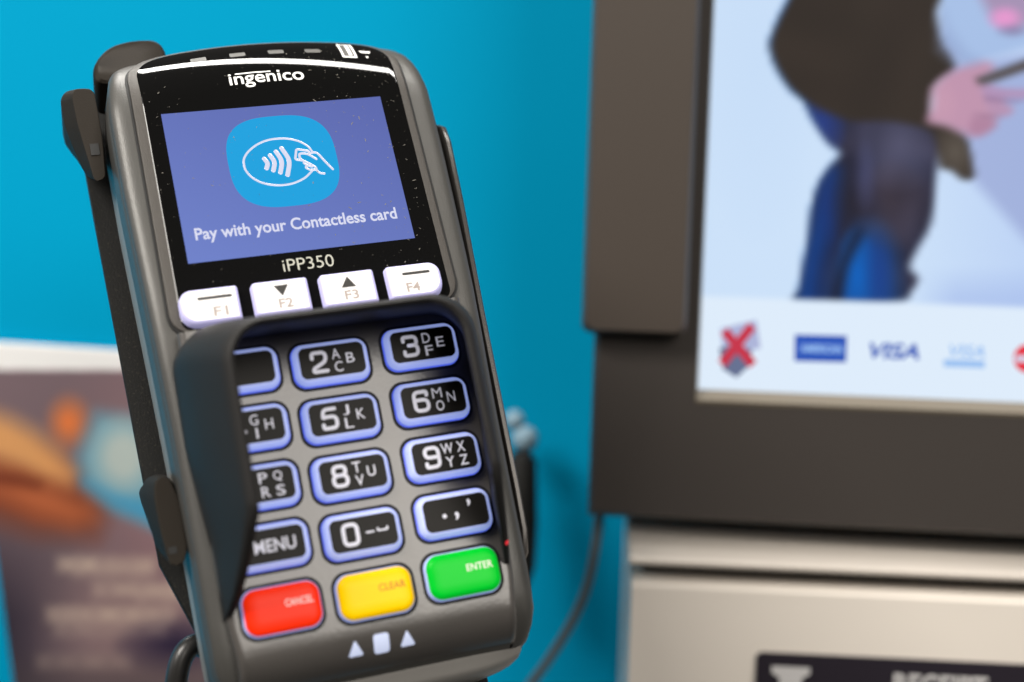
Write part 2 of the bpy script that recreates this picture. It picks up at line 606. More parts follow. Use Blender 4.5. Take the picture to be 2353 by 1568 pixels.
# printing on the glass
mb = MB()
vs, fs = text_verts('ingenico', (-9.5, 26.2, 9.3, 30.9), bold=.012)
mb.add([S(x, y, .17) for x, y, z in vs], fs)
mb.add([S(x, y, .17) for x, y in ((-7.7, 30.50), (-3, 30.50), (1.2, 30.42), (1.2, 30.82), (-3, 30.90), (-7.7, 30.90))], [(0, 1, 4, 5), (1, 2, 3, 4)])
mb.build('maker_lettering', M['white'], gl)
mb = MB()
vs, fs = text_verts('iPP350', (-5.8, -25.3, 6.4, -22.1), bold=-.004)
mb.add([L(x, y, .17) for x, y, z in vs], fs)
mb.build('model_lettering', M['model'], gl)
mb = MB()
for uc in (-15.5, -5.6, 4.2, 13.6):
    pts = rrect(4.0, 1.5, .4, 3)
    mb.add([S(uc + x, 38.6 + y * 1.25, .17) for x, y in pts], [tuple(range(len(pts)))])
mb.build('indicator_window', M['led'], gl)
mb = MB()
for w_, h_, z, m_ in ((3.8, 8.0, .17, 0), (2.7, 6.8, .20, 1), (.9, 6.0, .23, 0)):
    pts = rrect(w_, h_, .5, 3)
    for k in range(6):                       # follows the rolled glass in short facets
        y0, y1 = -h_ / 2 + h_ * k / 6, -h_ / 2 + h_ * (k + 1) / 6
        mb.add([S(22.6 + x + (.35 if z > .22 else 0), 39.6 + y, z) for x, y in ((-w_ / 2, y0), (w_ / 2, y0), (w_ / 2, y1), (-w_ / 2, y1))], [(0, 1, 2, 3)], m_)
mb.add([S(x, y, .17) for x, y in ((25.6, 39.4), (28.6, 39.4), (27.1, 35.6))], [(0, 1, 2)])
mb.build('card_symbol', [M['white'], M['led']], gl)

# dust on the glass
mb = MB()
for i in range(400):
    u, a = random.uniform(-30.5, 32), random.uniform(-27, 41)
    if random.random() < .35: u = random.uniform(10, 32)
    r_ = random.choice((.03, .035, .04, .05, .06, .07, .09, .12))
    ang = random.uniform(0, 6.28)
    ex = random.choice((1, 1, 1.5, 2.2, 3.0, 5.0))
    c, s_ = math.cos(ang), math.sin(ang)
    pts = [(r_ * ex * math.cos(k * 1.0472), r_ * math.sin(k * 1.0472)) for k in range(6)]
    mb.add([S(u + x * c - y * s_, a + x * s_ + y * c, .33 + i * .0004) for x, y in pts], [tuple(range(6))])
tag(mb.build('dust', M['dust'], gl), kind='stuff')


# function keys
def plan_key(name, outline_fn, h0, h1, tops, sides, fn, bev=.55, inset=.75):
    """a key from an outline function of inset: sides and a bevelled top"""
    k = MB()
    k.loft([[fn(x, y, h0) for x, y in outline_fn(-.25)], [fn(x, y, h1 - bev) for x, y in outline_fn(.05)], [fn(x, y, h1 - bev * .3) for x, y in outline_fn(inset * .55)],
            [fn(x, y, h1) for x, y in outline_fn(inset)]], True, False, False, 1)
    k.add([fn(x, y, h1) for x, y in outline_fn(inset)], [tuple(range(len(outline_fn(inset))))], 0)
    return k.build(name, [tops, sides], term, 40)


FK = [(-31.0, -17.5, (3.6, .7, .7, 2.8), 'F1', -22.2), (-14.3, -1.2, (.9, .7, .7, .9), 'F2', -7.2), (1.7, 14.7, (.9, .7, .7, .9), 'F3', 8.4), (17.7, 30.9, (.7, 3.6, 2.8, .7), 'F4', 23.4)]
for i, (l_, r_, rad, nm, tu) in enumerate(FK):
    cx, cy, ww, hh = (l_ + r_) / 2, -32.4, r_ - l_, 8.7

    def of(d, cx=cx, cy=cy, ww=ww, hh=hh, rad=rad):
        return rrect(ww - 2 * d, hh - 2 * d, [max(.25, q - d * .6) for q in rad], 6, cx, cy)
    k = plan_key('function_key', of, -.2, 2.3, M['fkey'], M['fside'], L)
    mb = MB()
    if nm in ('F1', 'F4'):
        b0 = (-26.6, -19.4) if nm == 'F1' else (21.8, 27.9)
        mb.tube([L(b0[0], -30.6, 2.36), L(b0[1], -30.6, 2.36)], .00036, 8, .15, (0, 0, 1))
    elif nm == 'F2':
        mb.add([L(x, y, 2.38) for x, y in ((-9.3, -29.6), (-5.9, -29.6), (-7.6, -32.4))], [(2, 1, 0)])
    else:
        mb.add([L(x, y, 2.38) for x, y in ((6.4, -32.2), (9.9, -32.2), (8.15, -29.4))], [(0, 1, 2)])
    mb.build('key_symbol', M['ink'], k)
    mb = MB()
    vs, fs = text_verts(nm, (tu - 1.6, -35.4, tu + 1.7, -33.0), bold=.02)
    mb.add([L(x, y, 2.38) for x, y, z in vs], fs)
    mb.build('key_lettering', M['greyink'], k)

# keypad panel with its rolled lip
pan = MB()
rr = []
sec = [(12, -2.9, 0), (6, -2.9, 0), (0, -2.9, 0), (-15, -2.9, 0), (-30, -2.9, 0), (-45, -2.9, 0), (-55, -2.9, 0), (-59, -2.95, 0)]
for t in (8, 18, 28, 38, 48, 58, 66):
    a = math.radians(t)
    sec.append((-59.5 - 11 * math.sin(a), -2.95 - 11 * (1 - math.cos(a)), 0))
for q, h, _ in sec:
    e = [(33.3, -6), (33.3, -1.3), (33.0, -.5), (32.4, -.05), (31.5, 0)]
    hh = 0 if q > -50 else (1.6 if q < -62 else 1.6 * (-50 - q) / 12)
    pts = [K(.6 - x + hh, q, h + z) for x, z in e] + [K(.6 + x, q, h) for x in range(-30, 31, 3)] + [K(.6 + x - hh, q, h + z) for x, z in reversed(e)]
    rr.append(pts)
pan.loft(rr, False, False, False)
pan.build('keypad_panel', M['panel'], term, 50)

# numeral keys
DIG = {
    '1': [[(.15, .75), (.55, 1), (.55, 0)]],
    '2': [[(0, .72), (0, 1), (1, 1), (1, .52), (0.04, .18), (0, 0), (1, 0)]],
    '3': [[(0, .78), (0, 1), (1, 1), (1, .53), (.38, .53)], [(.38, .53), (1.02, .53), (1.02, 0), (0, 0), (0, .22)]],
    '4': [[(.8, 0), (.8, 1), (0, .28), (1.1, .28)]],
    '5': [[(.95, 1), (.1, 1), (.03, .56), (.2, .6), (1, .6), (1, 0), (0, 0), (0, .2)]],
    '6': [[(.98, .8), (.98, 1), (0, 1), (0, 0), (1, 0), (1, .57), (0, .57)]],
    '7': [[(0, 1), (1, 1), (.4, 0)]],
    '8': [[(.06, 1), (.94, 1), (.94, .54), (.06, .54)], [(0, .54), (1, .54), (1, 0), (0, 0)]],
    '9': [[(.02, .2), (.02, 0), (1, 0), (1, 1), (0, 1), (0, .505), (1, .505)]],
    '0': [[(0, 1), (1, 1), (1, 0), (0, 0)]],
}
LET = {(-1, 0): '1', (0, 0): '2ABC', (1, 0): '3DEF', (-1, 1): '4GHI', (0, 1): '5JKL', (1, 1): '6MNO', (-1, 2): '7PQRS', (0, 2): '8TUV', (1, 2): '9WXYZ', (-1, 3): '*MENU', (0, 3): '0_', (1, 3): '.'}
for (i, j), s_ in LET.items():
    cu = (-20.6, .15, 21.75)[i + 1]
    cq = -13.28 * j + (.15 if i == 0 else .95)
    rz = (0.0, 0.0, 0.0)[i + 1]

    def kf(x, y, h, cu=cu, cq=cq):
        return K(cu + x, cq + y, h)

    def of(d):
        return rrect(16.35 - 2 * d, 8.75 - 2 * d, 2.4 - d * .7, 7)
    kb = MB()
    kb.loft([[kf(x, y, -3.2) for x, y in of(-.85)], [kf(x, y, -1.9) for x, y in of(-.55)]], True, False, False, 1)
    kb.loft([[kf(x, y, -1.9) for x, y in of(-.55)], [kf(x, y, -1.0) for x, y in of(-.25)], [kf(x, y, -.35) for x, y in of(.1)], [kf(x, y, -.05) for x, y in of(.45)], [kf(x, y, 0) for x, y in of(.75)]], True, False, True)
    k = kb.build('number_key', [M['key'], M['keyside']], term, 60)
    gb = MB()
    ga, gi = of(-1.45), of(-.6)
    gb.loft([[kf(x, y, -2.84) for x, y in ga], [kf(x, y, -2.80) for x, y in gi]], True, False, False)
    gb.build('key_gap', M['gap'], k)
    fb = MB()
    face = rrect(15.0, 7.35, 1.5, 6)
    fb.loft([[kf(x, y, -.1) for x, y in face], [kf(x, y, .08) for x, y in face]], True, False, True)
    fb.build('key_face', M['keyface'], k)
    lb = MB()
    if s_[0] in DIG:
        for st in DIG[s_[0]]:
            closed = s_[0] in '08'
            P = roundpoly([(-4.55 + x * 3.1, -2.2 + y * 4.4) for x, y in st], 1.15, closed, 5)
            strokes(lb, P, .44, .12, .12, kf, closed)
    letters = s_[1:]
    if len(letters) == 3:
        for ch, (lx, ly) in zip(letters, ((1.0, 1.45), (4.2, .15), (1.25, -1.6))):
            wd = 1.9 if ch not in 'IMJ' else {'I': .5, 'M': 2.3, 'J': 1.5}[ch]
            vs, fs = text_verts(ch, (lx - wd / 2, ly - 1.2, lx + wd / 2, ly + 1.2), bold=.005 if ch not in 'MNW' else -.004)
            lb.add([kf(x, y, .14) for x, y, z in vs], fs)
    elif letters == 'MENU':
        vs, fs = text_verts('MENU', (-3.6, -1.5, 5.6, 1.4), bold=.02)
        lb.add([kf(x, y, .14) for x, y, z in vs], fs)
    elif len(letters) == 4:
        for ch, (lx, ly) in zip(letters, ((.8, 1.55), (4.1, 1.55), (1.0, -1.6), (4.3, -1.6))):
            wd = 2.9 if ch == 'W' else 2.0
            vs, fs = text_verts(ch, (lx - wd / 2, ly - 1.2, lx + wd / 2, ly + 1.2), bold=.012)
            lb.add([kf(x, y, .14) for x, y, z in vs], fs)
    elif letters == '_':
        strokes(lb, [(.6, -.1), (2.2, -.1)], .2, .12, .2, kf)
        strokes(lb, roundpoly([(3.2, .45), (3.2, -.1), (5.4, -.1), (5.4, .45)], .2), .2, .12, .2, kf)
    if s_ == '.':
        for ch, bx in (('.', (-3.3, -.9, -2.3, .1)), (',', (-.4, -1.7, .55, .15)), ("'", (2.9, 1.0, 3.7, 2.6))):
            if ch == "'": ch = ','
            vs, fs = text_verts(ch, bx, bold=.02)
            lb.add([kf(x, y, .14) for x, y, z in vs], fs)
    if lb.v:
        lb.build('key_legend', M['legend'], k)

# red, yellow and green keys
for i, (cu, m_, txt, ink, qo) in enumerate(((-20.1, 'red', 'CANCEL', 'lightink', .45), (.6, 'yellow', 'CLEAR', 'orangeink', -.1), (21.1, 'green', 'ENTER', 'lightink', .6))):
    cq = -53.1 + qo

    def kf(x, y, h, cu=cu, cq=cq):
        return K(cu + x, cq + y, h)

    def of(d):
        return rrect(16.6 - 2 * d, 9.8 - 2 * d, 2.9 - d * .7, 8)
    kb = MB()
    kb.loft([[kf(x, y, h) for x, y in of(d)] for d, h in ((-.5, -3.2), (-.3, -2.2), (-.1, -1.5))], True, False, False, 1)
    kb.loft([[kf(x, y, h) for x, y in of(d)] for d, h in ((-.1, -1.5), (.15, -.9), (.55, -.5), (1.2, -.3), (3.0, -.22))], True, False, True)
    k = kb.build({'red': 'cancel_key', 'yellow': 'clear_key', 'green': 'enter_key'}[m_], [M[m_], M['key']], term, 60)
    gb = MB()
    gb.loft([[kf(x, y, -2.84) for x, y in of(-1.15)], [kf(x, y, -2.80) for x, y in of(-.3)]], True, False, False)
    gb.build('key_gap', M['gap'], k)
    lb = MB()
    vs, fs = text_verts(txt, (.6, .2, 6.7, 1.75), bold=.01)
    lb.add([kf(x, y, -.14) for x, y, z in vs], fs)
    lb.build('key_lettering', M[ink], k)

# lit marks on the lip
for shape, uc in (('tri', -5.6), ('sq', .3), ('tri', 6.2)):
    mb = MB()
    def lf(x, y):
        q = -64.2 + y
        a = math.asin(min(1, max(0, (-59.5 - q) / 11.0)))
        return K(uc + x, q, -2.95 - 11 * (1 - math.cos(a)) + .13)
    y0, y1 = (-1.5, 1.7) if shape == 'tri' else (-1.9, 2.3)
    rr = []
    for k in range(13):
        f = k / 12
        y = y0 + (y1 - y0) * f
        e = min(1.0, math.sqrt(max(0.0, 1 - (1 - min(f, .16) / .16) ** 2))) if f < .16 else 1.0
        if shape == 'tri':
            hw_ = 1.65 * (1 - f) + .12
            hw_ -= .35 * (1 - e)
        else:
            e2 = math.sqrt(max(0.0, 1 - ((max(f, .86) - .86) / .14) ** 2))
            hw_ = 1.75 - .5 * (1 - e) - .5 * (1 - e2)
        rr.append([lf(-hw_ + 2 * hw_ * i / 6, y) for i in range(7)])
    mb.loft(rr, False, False, False)
    mb.build('card_slot_mark', M['lit'], term)


# the privacy hood around the keypad
def ucurve(hwid, top, r, q0, c, nleg=14, narc=10):
    """left leg upwards, over the top, right leg down; q grows upwards"""
    pts = [(c - hwid, q0 + (top - r - q0) * k / nleg) for k in range(nleg)]
    pts += [(c - hwid + r - r * math.cos(a), top - r + r * math.sin(a)) for a in [math.pi / 2 * k / narc for k in range(narc + 1)]]
    pts += [(c - hwid + r + (2 * hwid - 2 * r) * k / 12, top) for k in range(1, 12)]
    pts += [(c + hwid - r + r * math.sin(a), top - r + r * math.cos(a)) for a in [math.pi / 2 * k / narc for k in range(narc + 1)]]
    pts += [(c + hwid, top - r + (q0 - top + r) * k / nleg) for k in range(1, nleg + 1)]
    return pts


Q0 = -53.0
bo = ucurve(34.9, 12.2, 9, Q0, .1)
bo = [(x + (1 if x < 0 else -1) * (2.2 * min(1, max(0, (-15 - y) / 23.0))), y) for x, y in bo]
ro = ucurve(27.1, 6.8, 9.5, Q0, .85)
ri = ucurve(24.8, 4.9, 7.5, Q0, .85)
bi = ucurve(32.9, 9.0, 8, Q0, .4)
bi = [(x + (1 if x < 0 else -1) * (1.4 * min(1, max(0, (-15 - y) / 23.0))), y) for x, y in bi]
hd = MB()
rings = []
for k in range(len(bo)):
    q = min(ro[k][1], bo[k][1])
    f = 1.0 if q > -35 else max(0.0, (q - Q0) / (-35 - Q0))
    f = max(f, .001) ** .72
    ztop = -3.2 + 25.2 * f

    def mixp(b, r, t, z, bulge=0):
        tt = t * f
        x = b[0] + (r[0] - b[0]) * tt
        y = b[1] + (r[1] - b[1]) * tt
        if q <= -35: y = b[1]
        if bulge:
            cx = .5
            x += (1 if x > cx else -1) * bulge * f
        return K(x, y, -3.2 + z * 25.2 * f - (1.5 * (1 - f)))
    RO = tuple(a + (c - a) * f for a, c in zip(bo[k], ro[k]))
    RI = tuple(a + (c - a) * f for a, c in zip(bi[k], ri[k]))
    if q <= -35:
        RO, RI = (RO[0], bo[k][1]), (RI[0], bo[k][1])

    def rim(t, z):
        return K(RO[0] + (RI[0] - RO[0]) * t, RO[1] + (RI[1] - RO[1]) * t, -3.2 + z * 25.2 * f - 1.5 * (1 - f))
    sec = [mixp(bo[k], ro[k], 0, -.1), mixp(bo[k], ro[k], .12, .2, .1), mixp(bo[k], ro[k], .36, .45, .2), mixp(bo[k], ro[k], .63, .7, .2), mixp(bo[k], ro[k], .87, .88, .15), mixp(bo[k], ro[k], .97, .96, .1),
           rim(.18, .995), rim(.5, 1.01), rim(.85, .99), mixp(bi[k], ri[k], .97, .95), mixp(bi[k], ri[k], .7, .7), mixp(bi[k], ri[k], .4, .4), mixp(bi[k], ri[k], 0, -.1)]
    rings.append(sec)
hd.loft(rings, True, True, True)
hd.build('keypad_hood', M['shield'], term, 45)

rl = MB()  # added glowing bead standing in for a red reflection on the hood's inside
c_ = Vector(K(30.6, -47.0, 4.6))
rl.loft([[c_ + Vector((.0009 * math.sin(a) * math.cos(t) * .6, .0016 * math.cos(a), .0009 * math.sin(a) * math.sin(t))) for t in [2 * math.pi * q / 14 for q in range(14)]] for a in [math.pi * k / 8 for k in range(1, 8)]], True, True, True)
M['redglint'] = mat('red_glint_glow', (.2, .01, .01), .4, emit=tuple(lin((235, 45, 60))), estr=.9)
rl.build('red_glint', M['redglint'], term, 60)

# magnetic stripe reader along the right side
fin = MB()
rings = []
for v, uo, wf in ((16.5, 43.0, -14), (15.5, 43.9, -8), (13, 44.3, -5.2), (8, 44.3, -4.2), (-9, 43.5, -4.2), (-39, 41.8, -5), (-68, 40.9, -7.2), (-84, 40.6, -9), (-94, 40.3, -10.5), (-99, 39.6, -12), (-102.5, 37.6, -14)):
    t = 1.7
    rings.append([L(uo - t, v, -32), L(uo - t, v, wf - .5), L(uo - t + .4, v, wf), L(uo - .5, v, wf), L(uo, v, wf - .6), L(uo + .3, v, -32)])
fin.loft(rings, True, True, True)
fin.build('card_reader_rail', M['readerfin'], term, 40)
fl = MB()
rings = []
for v, uo in ((13, 42.4), (-40, 40.6), (-100, 38.6)):
    rings.append([L(uo - 4, v, -20), L(uo + .5, v, -20), L(uo + .5, v, -31), L(uo - 4, v, -31)])
fl.loft(rings, True, True, True)
fl.build('card_slot_floor', M['gap'], term)

# ------------------------------------------------------------------ the holder behind the terminal
hold = empty('terminal_holder', TO + (TR @ BASE) * 0.001, TR)
tag(hold, 'black steel holder with rubber corner clips gripping the terminal from behind', 'terminal holder')
pl = MB()
out = [(-45.6, 44), (-44.9, 10.5), (-43.4, -49), (-42.5, -80), (-34.0, -106), (-24, -125), (26, -125), (36, -106), (41, -80), (41, 44), (36, 50), (-40, 50)]
pl.loft([[L(x, y, -38.4) for x, y in out], [L(x, y, -36.6) for x, y in out], [L(x + (.35 if x < 0 else -.35), y, -36.2) for x, y in out]], True, True, True)
pl.build('back_plate', M['steel'], hold, 20)
ps = MB()
cx_, cy_ = 22.0, -122.0
ps.loft([[L(cx_ + x, cy_ + 10 + y * .0 - k * 60, -46 + y) for x, y in rrect(16, 18, 3, 4)] for k in (0, 1, 2, 3)], True, True, True)
ps.build('post', M['steel'], hold, 40)


def clip(poly, w0, w1, cham, name='rubber_clip'):
    m = MB()
    c = Vector((sum(p[0] for p in poly) / len(poly), sum(p[1] for p in poly) / len(poly)))
    rr_ = []
    for w_, s_ in ((w0, 1.0), (w1 - cham, 1.0), (w1 - cham * .3, .96), (w1, .88)):
        rr_.append([L(c.x + (p[0] - c.x) * s_, c.y + (p[1] - c.y) * s_, w_) for p in poly])
    m.loft(rr_, True, True, True)
    return m


# side clip high on the left: chamfered block with a hook
m = MB()
RC = lambda p: roundpoly(p, 2.2, True, 4)
front = [(-41.2, 38.5), (-45.9, 38.7), (-46.6, 36.5), (-46.3, 28), (-45.2, 18.5), (-44.4, 11.6), (-41.8, 12.5), (-41.0, 24)]
front_o = [(-41.0, 38.9), (-47.6, 39.1), (-49.4, 36.5), (-49.2, 27.5), (-47.4, 18), (-45.6, 11.0), (-41.6, 12.2), (-40.8, 24)]
m.loft([[L(x, 35.5 + (y - 25.0) * .42, -36.4) for x, y in RC(front_o)], [L(x, 27.2 + (y - 25.0) * .94, -17) for x, y in RC(front_o)], [L(x, y - 1.6, -11.5) for x, y in RC(front)]], True, True, True)
c1 = m.build('rubber_clip', M['rubber'], hold, 25)
m = MB()
m.box(L(-44.3, 17.6, -12.4), L(-42.2, 20.8, -11.3))
m.build('clip_recess', M['gap'], c1)
# top clip
poly = roundpoly([(-40.6, 42), (-40.2, 48.5), (-35.5, 53.5), (-29, 55.0), (-23.2, 54.6), (-21.2, 52), (-21.4, 46.0), (-22, 42)], 3.0, True, 5)
clip(poly, -32, -17.5, 1.6).build('rubber_clip', M['rubber'], hold, 40)
# lower left clip
m = MB()
front = [(-38.6, -66.0), (-41.6, -66.3), (-42.4, -70), (-42.2, -78), (-41.4, -86.9), (-38.6, -87.1), (-37.0, -84), (-37.0, -72)]
front_o = [(-38.4, -65.6), (-43.2, -65.9), (-44.6, -70), (-44.3, -78), (-43.0, -87.4), (-38.4, -87.6), (-36.8, -84), (-36.8, -72)]
m.loft([[L(x, -64 + (y + 76.0) * .42, -36.4) for x, y in RC(front_o)], [L(x, -71.5 + (y + 76.0) * .86, -22) for x, y in RC(front_o)], [L(x, y, -14) for x, y in RC(front)]], True, True, True)
c2 = m.build('rubber_clip', M['rubber'], hold, 25)
m = MB()
m.box(L(-41.2, -84.2, -16.2), L(-39.4, -82.6, -13.9))
m.build('clip_recess', M['gap'], c2)
for o_ in hold.children:
    if o_.name.startswith('rubber_clip'):
        bv_ = o_.modifiers.new('bevel', 'BEVEL')
        bv_.width = .0011
        bv_.segments = 3
        bv_.limit_method = 'ANGLE'
# arm behind with its bright bolt
ar = MB()


def wl(P):
    """world point -> holder's local frame"""
    return tuple((TR.transposed() @ (Vector(P) - hold.matrix_world.translation)))


hold_inv = TR.transposed()


def px(x, y, d):
    """world point on the line of sight of a photo pixel, d metres ahead of the lens"""
    return CAM + ray(x, y) * d


base0 = hold.matrix_world.translation.copy()
if base0.length < .01:
    base0 = TO + (TR @ BASE) * .001


def hl(P):
    return tuple(hold_inv @ (Vector(P) - base0))


ar.tube([hl(px(1200, 1036, .535)), hl(px(1200, 1060, .535)), hl(px(1202, 1200, .535)), hl(px(1200, 1300, .535)), hl(px(1196, 1370, .535))], [.003, .0054, .0056, .005, .002], 16)
ar.build('arm', M['steel'], hold, 60)
bo_ = MB()
for (bx, by), r_ in (((1206, 1008), .0050), ((1182, 966), .0038)):
    c = Vector(hl(px(bx, by, .54)))
    rings = []
    for k in range(1, 10):
        a = math.pi * k / 10
        rings.append([c + Vector((r_ * math.sin(a) * math.cos(t), r_ * math.cos(a), r_ * math.sin(a) * math.sin(t))) for t in [2 * math.pi * q / 16 for q in range(16)]])
    bo_.loft(rings, True, True, True)
bo_.build('bolt', M['chrome'], hold, 60)


def tile(o):
    return o


# ------------------------------------------------------------------ cables
def world_tube(name, pts, r, m_, label, cat):
    P = [Vector(p) for p in pts]
    Q = [P[0] * 2 - P[1]] + P + [P[-1] * 2 - P[-2]]
    out = []
    for i in range(1, len(Q) - 2):
        a, b, c, d = Q[i - 1:i + 3]
        for k in range(8):
            t = k / 8
            out.append(.5 * ((2 * b) + (c - a) * t + (2 * a - 5 * b + 4 * c - d) * t * t + (3 * b - a - 3 * c + d) * t ** 3))
    out.append(P[-1])
    mb_ = MB()
    o0 = P[-1]
    mb_.tube([p - o0 for p in out], r, 16)
    o = mb_.build(name, m_, None, 60)
    o.location = o0
    tag(o, label, cat)
    return o


world_tube('terminal_cable', [px(520, 1525, .338), px(480, 1495, .336), px(448, 1482, .334), px(420, 1508, .332), px(405, 1568, .331), px(398, 1680, .331)], .0026, M['cable'],
           'thick black cable looping out from under the terminal at lower left', 'cable')
world_tube('monitor_cable', [px(1386, 1100, .50), px(1378, 1180, .50), px(1366, 1270, .50), px(1345, 1360, .505), px(1308, 1440, .51), px(1258, 1520, .515), px(1215, 1580, .52), px(1190, 1640, .52)], .0017, M['greycable'],
           'thin grey cable hanging below the monitor against the blue wall', 'cable')

# ------------------------------------------------------------------ wall
YW = 0.555
M['wall'] = mat('blue_wall_paint', tuple(lin((0, 152, 196))), 0.6, 0, 0.03, var=0.05, vscale=5)
mb = MB()
mb.box((-1.2, YW, -.0), (1.4, YW + .06, 1.435))
tag(mb.build('wall', M['wall'], None), kind='structure')


def on_plane(x, y, o, n):
    d = ray(x, y)
    return CAM + d * ((Vector(o) - CAM).dot(n) / d.dot(n))


# ------------------------------------------------------------------ painting printed and lit pictures
def sdf_poly(X, Y, poly):
    P = np.asarray(poly, float)
    d = np.full(X.shape, 1e9)
    s = np.ones(X.shape)
    for i in range(len(P)):
        a, b = P[i], P[i - 1]
        e = b - a
        wx, wy = X - a[0], Y - a[1]
        t = np.clip((wx * e[0] + wy * e[1]) / (e @ e), 0, 1)
        d = np.minimum(d, (wx - e[0] * t) ** 2 + (wy - e[1] * t) ** 2)
        c1_, c2_, c3_ = Y >= a[1], Y < b[1], e[0] * wy > e[1] * wx
        s = np.where((c1_ & c2_ & c3_) | (~c1_ & ~c2_ & ~c3_), -s, s)
    return s * np.sqrt(d)


def over(img, mask, c):
    return img * (1 - mask[:, None]) + np.asarray(c, float)[None] * mask[:, None]


def soft(d, w_):
    return np.clip(.5 - d / w_, 0, 1)


def ell(X, Y, cx, cy, rx, ry, p=1.0):
    return np.clip(1.0 - np.sqrt(((X - cx) / rx) ** 2 + ((Y - cy) / ry) ** 2), 0, 1) ** p


# ------------------------------------------------------------------ poster on the wall
po_n = Vector((0, -1, 0))
PO = Vector((0, YW - .0025, 1.2))
c4 = [on_plane(x, y, PO, po_n) for x, y in ((-72, 782), (800, 838), (800, 1720), (54, 1720))]
mb = MB()
NX, NY = 170, 190
org = c4[3]


def pbil(s_, t):
    a = c4[0] * (1 - s_) + c4[1] * s_
    b = c4[3] * (1 - s_) + c4[2] * s_
    return b * (1 - t) + a * t


vs = [pbil(i / NX, j / NY) - org for j in range(NY + 1) for i in range(NX + 1)]
mb.add(vs, [(j * (NX + 1) + i, j * (NX + 1) + i + 1, (j + 1) * (NX + 1) + i + 1, (j + 1) * (NX + 1) + i) for j in range(NY) for i in range(NX)])
M['poster'] = mat('poster_print', (.5, .5, .5), 0.35, attr='paint')
poster = mb.build('poster', M['poster'], None)
poster.location = org
sol = poster.modifiers.new('thickness', 'SOLIDIFY')
sol.thickness = .0012
sol.offset = -1
tag(poster, 'printed poster of a hand holding a blue card on the blue wall', 'poster')
# print colours, laid out in the poster's own plane (zoomed-print units)
W3 = np.array([tuple(Vector(v) + org - CAM) for v in vs])
ax = np.array([RT[:], (-UP)[:], FWD[:]])
C3 = W3 @ ax.T
X = ((1176.5 + 3268.06 * C3[:, 0] / C3[:, 2])) / .5608
Y = ((784 + 3268.06 * C3[:, 1] / C3[:, 2]) - 689.4) / .5608
img = np.tile(np.array([104., 88, 94]), (len(X), 1))
img = over(img, np.clip((X - 250) / 450, 0, 1) * np.clip(1 - abs(Y - 750) / 700, 0, 1), (142, 106, 110))
img = over(img, np.clip((Y - 800) / 500, 0, 1) * np.clip(1 - X / 380, 0, 1) * .9, (34, 30, 42))
img = over(img, np.clip((Y - 1000) / 250, 0, 1) * np.clip((X - 120) / 300, 0, 1) * .6, (128, 104, 104))
img = over(img, ell(X, Y, 720, 1410, 260, 130, .7) * 1.0, (36, 28, 50))
img = over(img, np.clip((Y - 1420) / 120, 0, 1) * .55, (62, 54, 58))
hand1 = [(-80, 430), (60, 480), (150, 530), (250, 620), (315, 700), (290, 765), (180, 745), (60, 690), (-80, 640)]
hand2 = [(-80, 690), (100, 715), (250, 770), (380, 845), (395, 900), (300, 930), (150, 890), (20, 820), (-80, 790)]
img = over(img, soft(sdf_poly(X, Y, [(-80, 560), (150, 620), (330, 730), (430, 850), (390, 960), (150, 950), (-80, 880)]), 150), (112, 56, 38))
img = over(img, soft(sdf_poly(X, Y, hand1) + 10, 105), (192, 138, 88))
img = over(img, soft(sdf_poly(X, Y, hand1) + 40, 120) * np.clip((X - 120) / 200, 0, 1), (206, 140, 84))
img = over(img, soft(sdf_poly(X, Y, hand2) + 10, 110), (164, 88, 54))
img = over(img, soft(sdf_poly(X, Y, [(-80, 700), (80, 712), (180, 742), (160, 770), (-80, 750)]), 60) * .8, (92, 40, 26))
img = over(img, soft(np.sqrt(((X - 285) / 62) ** 2 + ((Y - 500) / 78) ** 2) * 70 - 70, 100), (200, 108, 58))
card = [(325, 640), (400, 465), (560, 485), (760, 540), (720, 960), (600, 905), (470, 850), (350, 760)]
img = over(img, soft(sdf_poly(X, Y, card), 90), (96, 146, 166))
img = over(img, soft(np.sqrt(((X - 510) / 110) ** 2 + ((Y - 640) / 130) ** 2) * 110 - 110, 110) * .9, (172, 180, 174))
img = over(img, soft(sdf_poly(X, Y, [(350, 740), (480, 800), (700, 850), (720, 960), (600, 905), (470, 850)]), 70) * .9, (58, 140, 180))
rng = np.random.RandomState(3)
for yy, x0, x1, wgt in ((1080, 245, 640, .62), (1112, 300, 560, .3), (1185, 390, 700, .52), (1205, 560, 720, .35), (1285, 200, 720, .62), (1345, 230, 640, .30), (1480, 160, 520, .25)):
    x = x0
    while x < x1:
        ln = rng.uniform(30, 110)
        img = over(img, soft(np.maximum(abs(X - x - ln / 2) - ln / 2, abs(Y - yy) - 25), 46) * min(1, wgt * 1.2) * rng.uniform(.6, 1), (194, 174, 156))
        x += ln + rng.uniform(8, 24)
img = over(img, soft(Y - 285, 10), (250, 246, 248))
img = over(img, soft(Y - 285, 10) * np.clip(ell(X, Y, 210, 240, 70, 80), 0, .25), (200, 180, 190))
set_paint(poster, np.clip(lin(np.clip(img, 0, 255)) * 1.3, 0, .85))

# ------------------------------------------------------------------ monitor
YA = math.radians(5)
mex = Vector((math.cos(YA), -math.sin(YA), 0))
mn = Vector((-math.sin(YA), -math.cos(YA), 0))
MO = CAM + ray(1606, 893) * .478


def mon(x, y):
    """photo pixel -> (across, up) metres in the plane of the monitor's screen"""
    p = on_plane(x, y, MO, mn) - MO
    return p.dot(mex), p.z


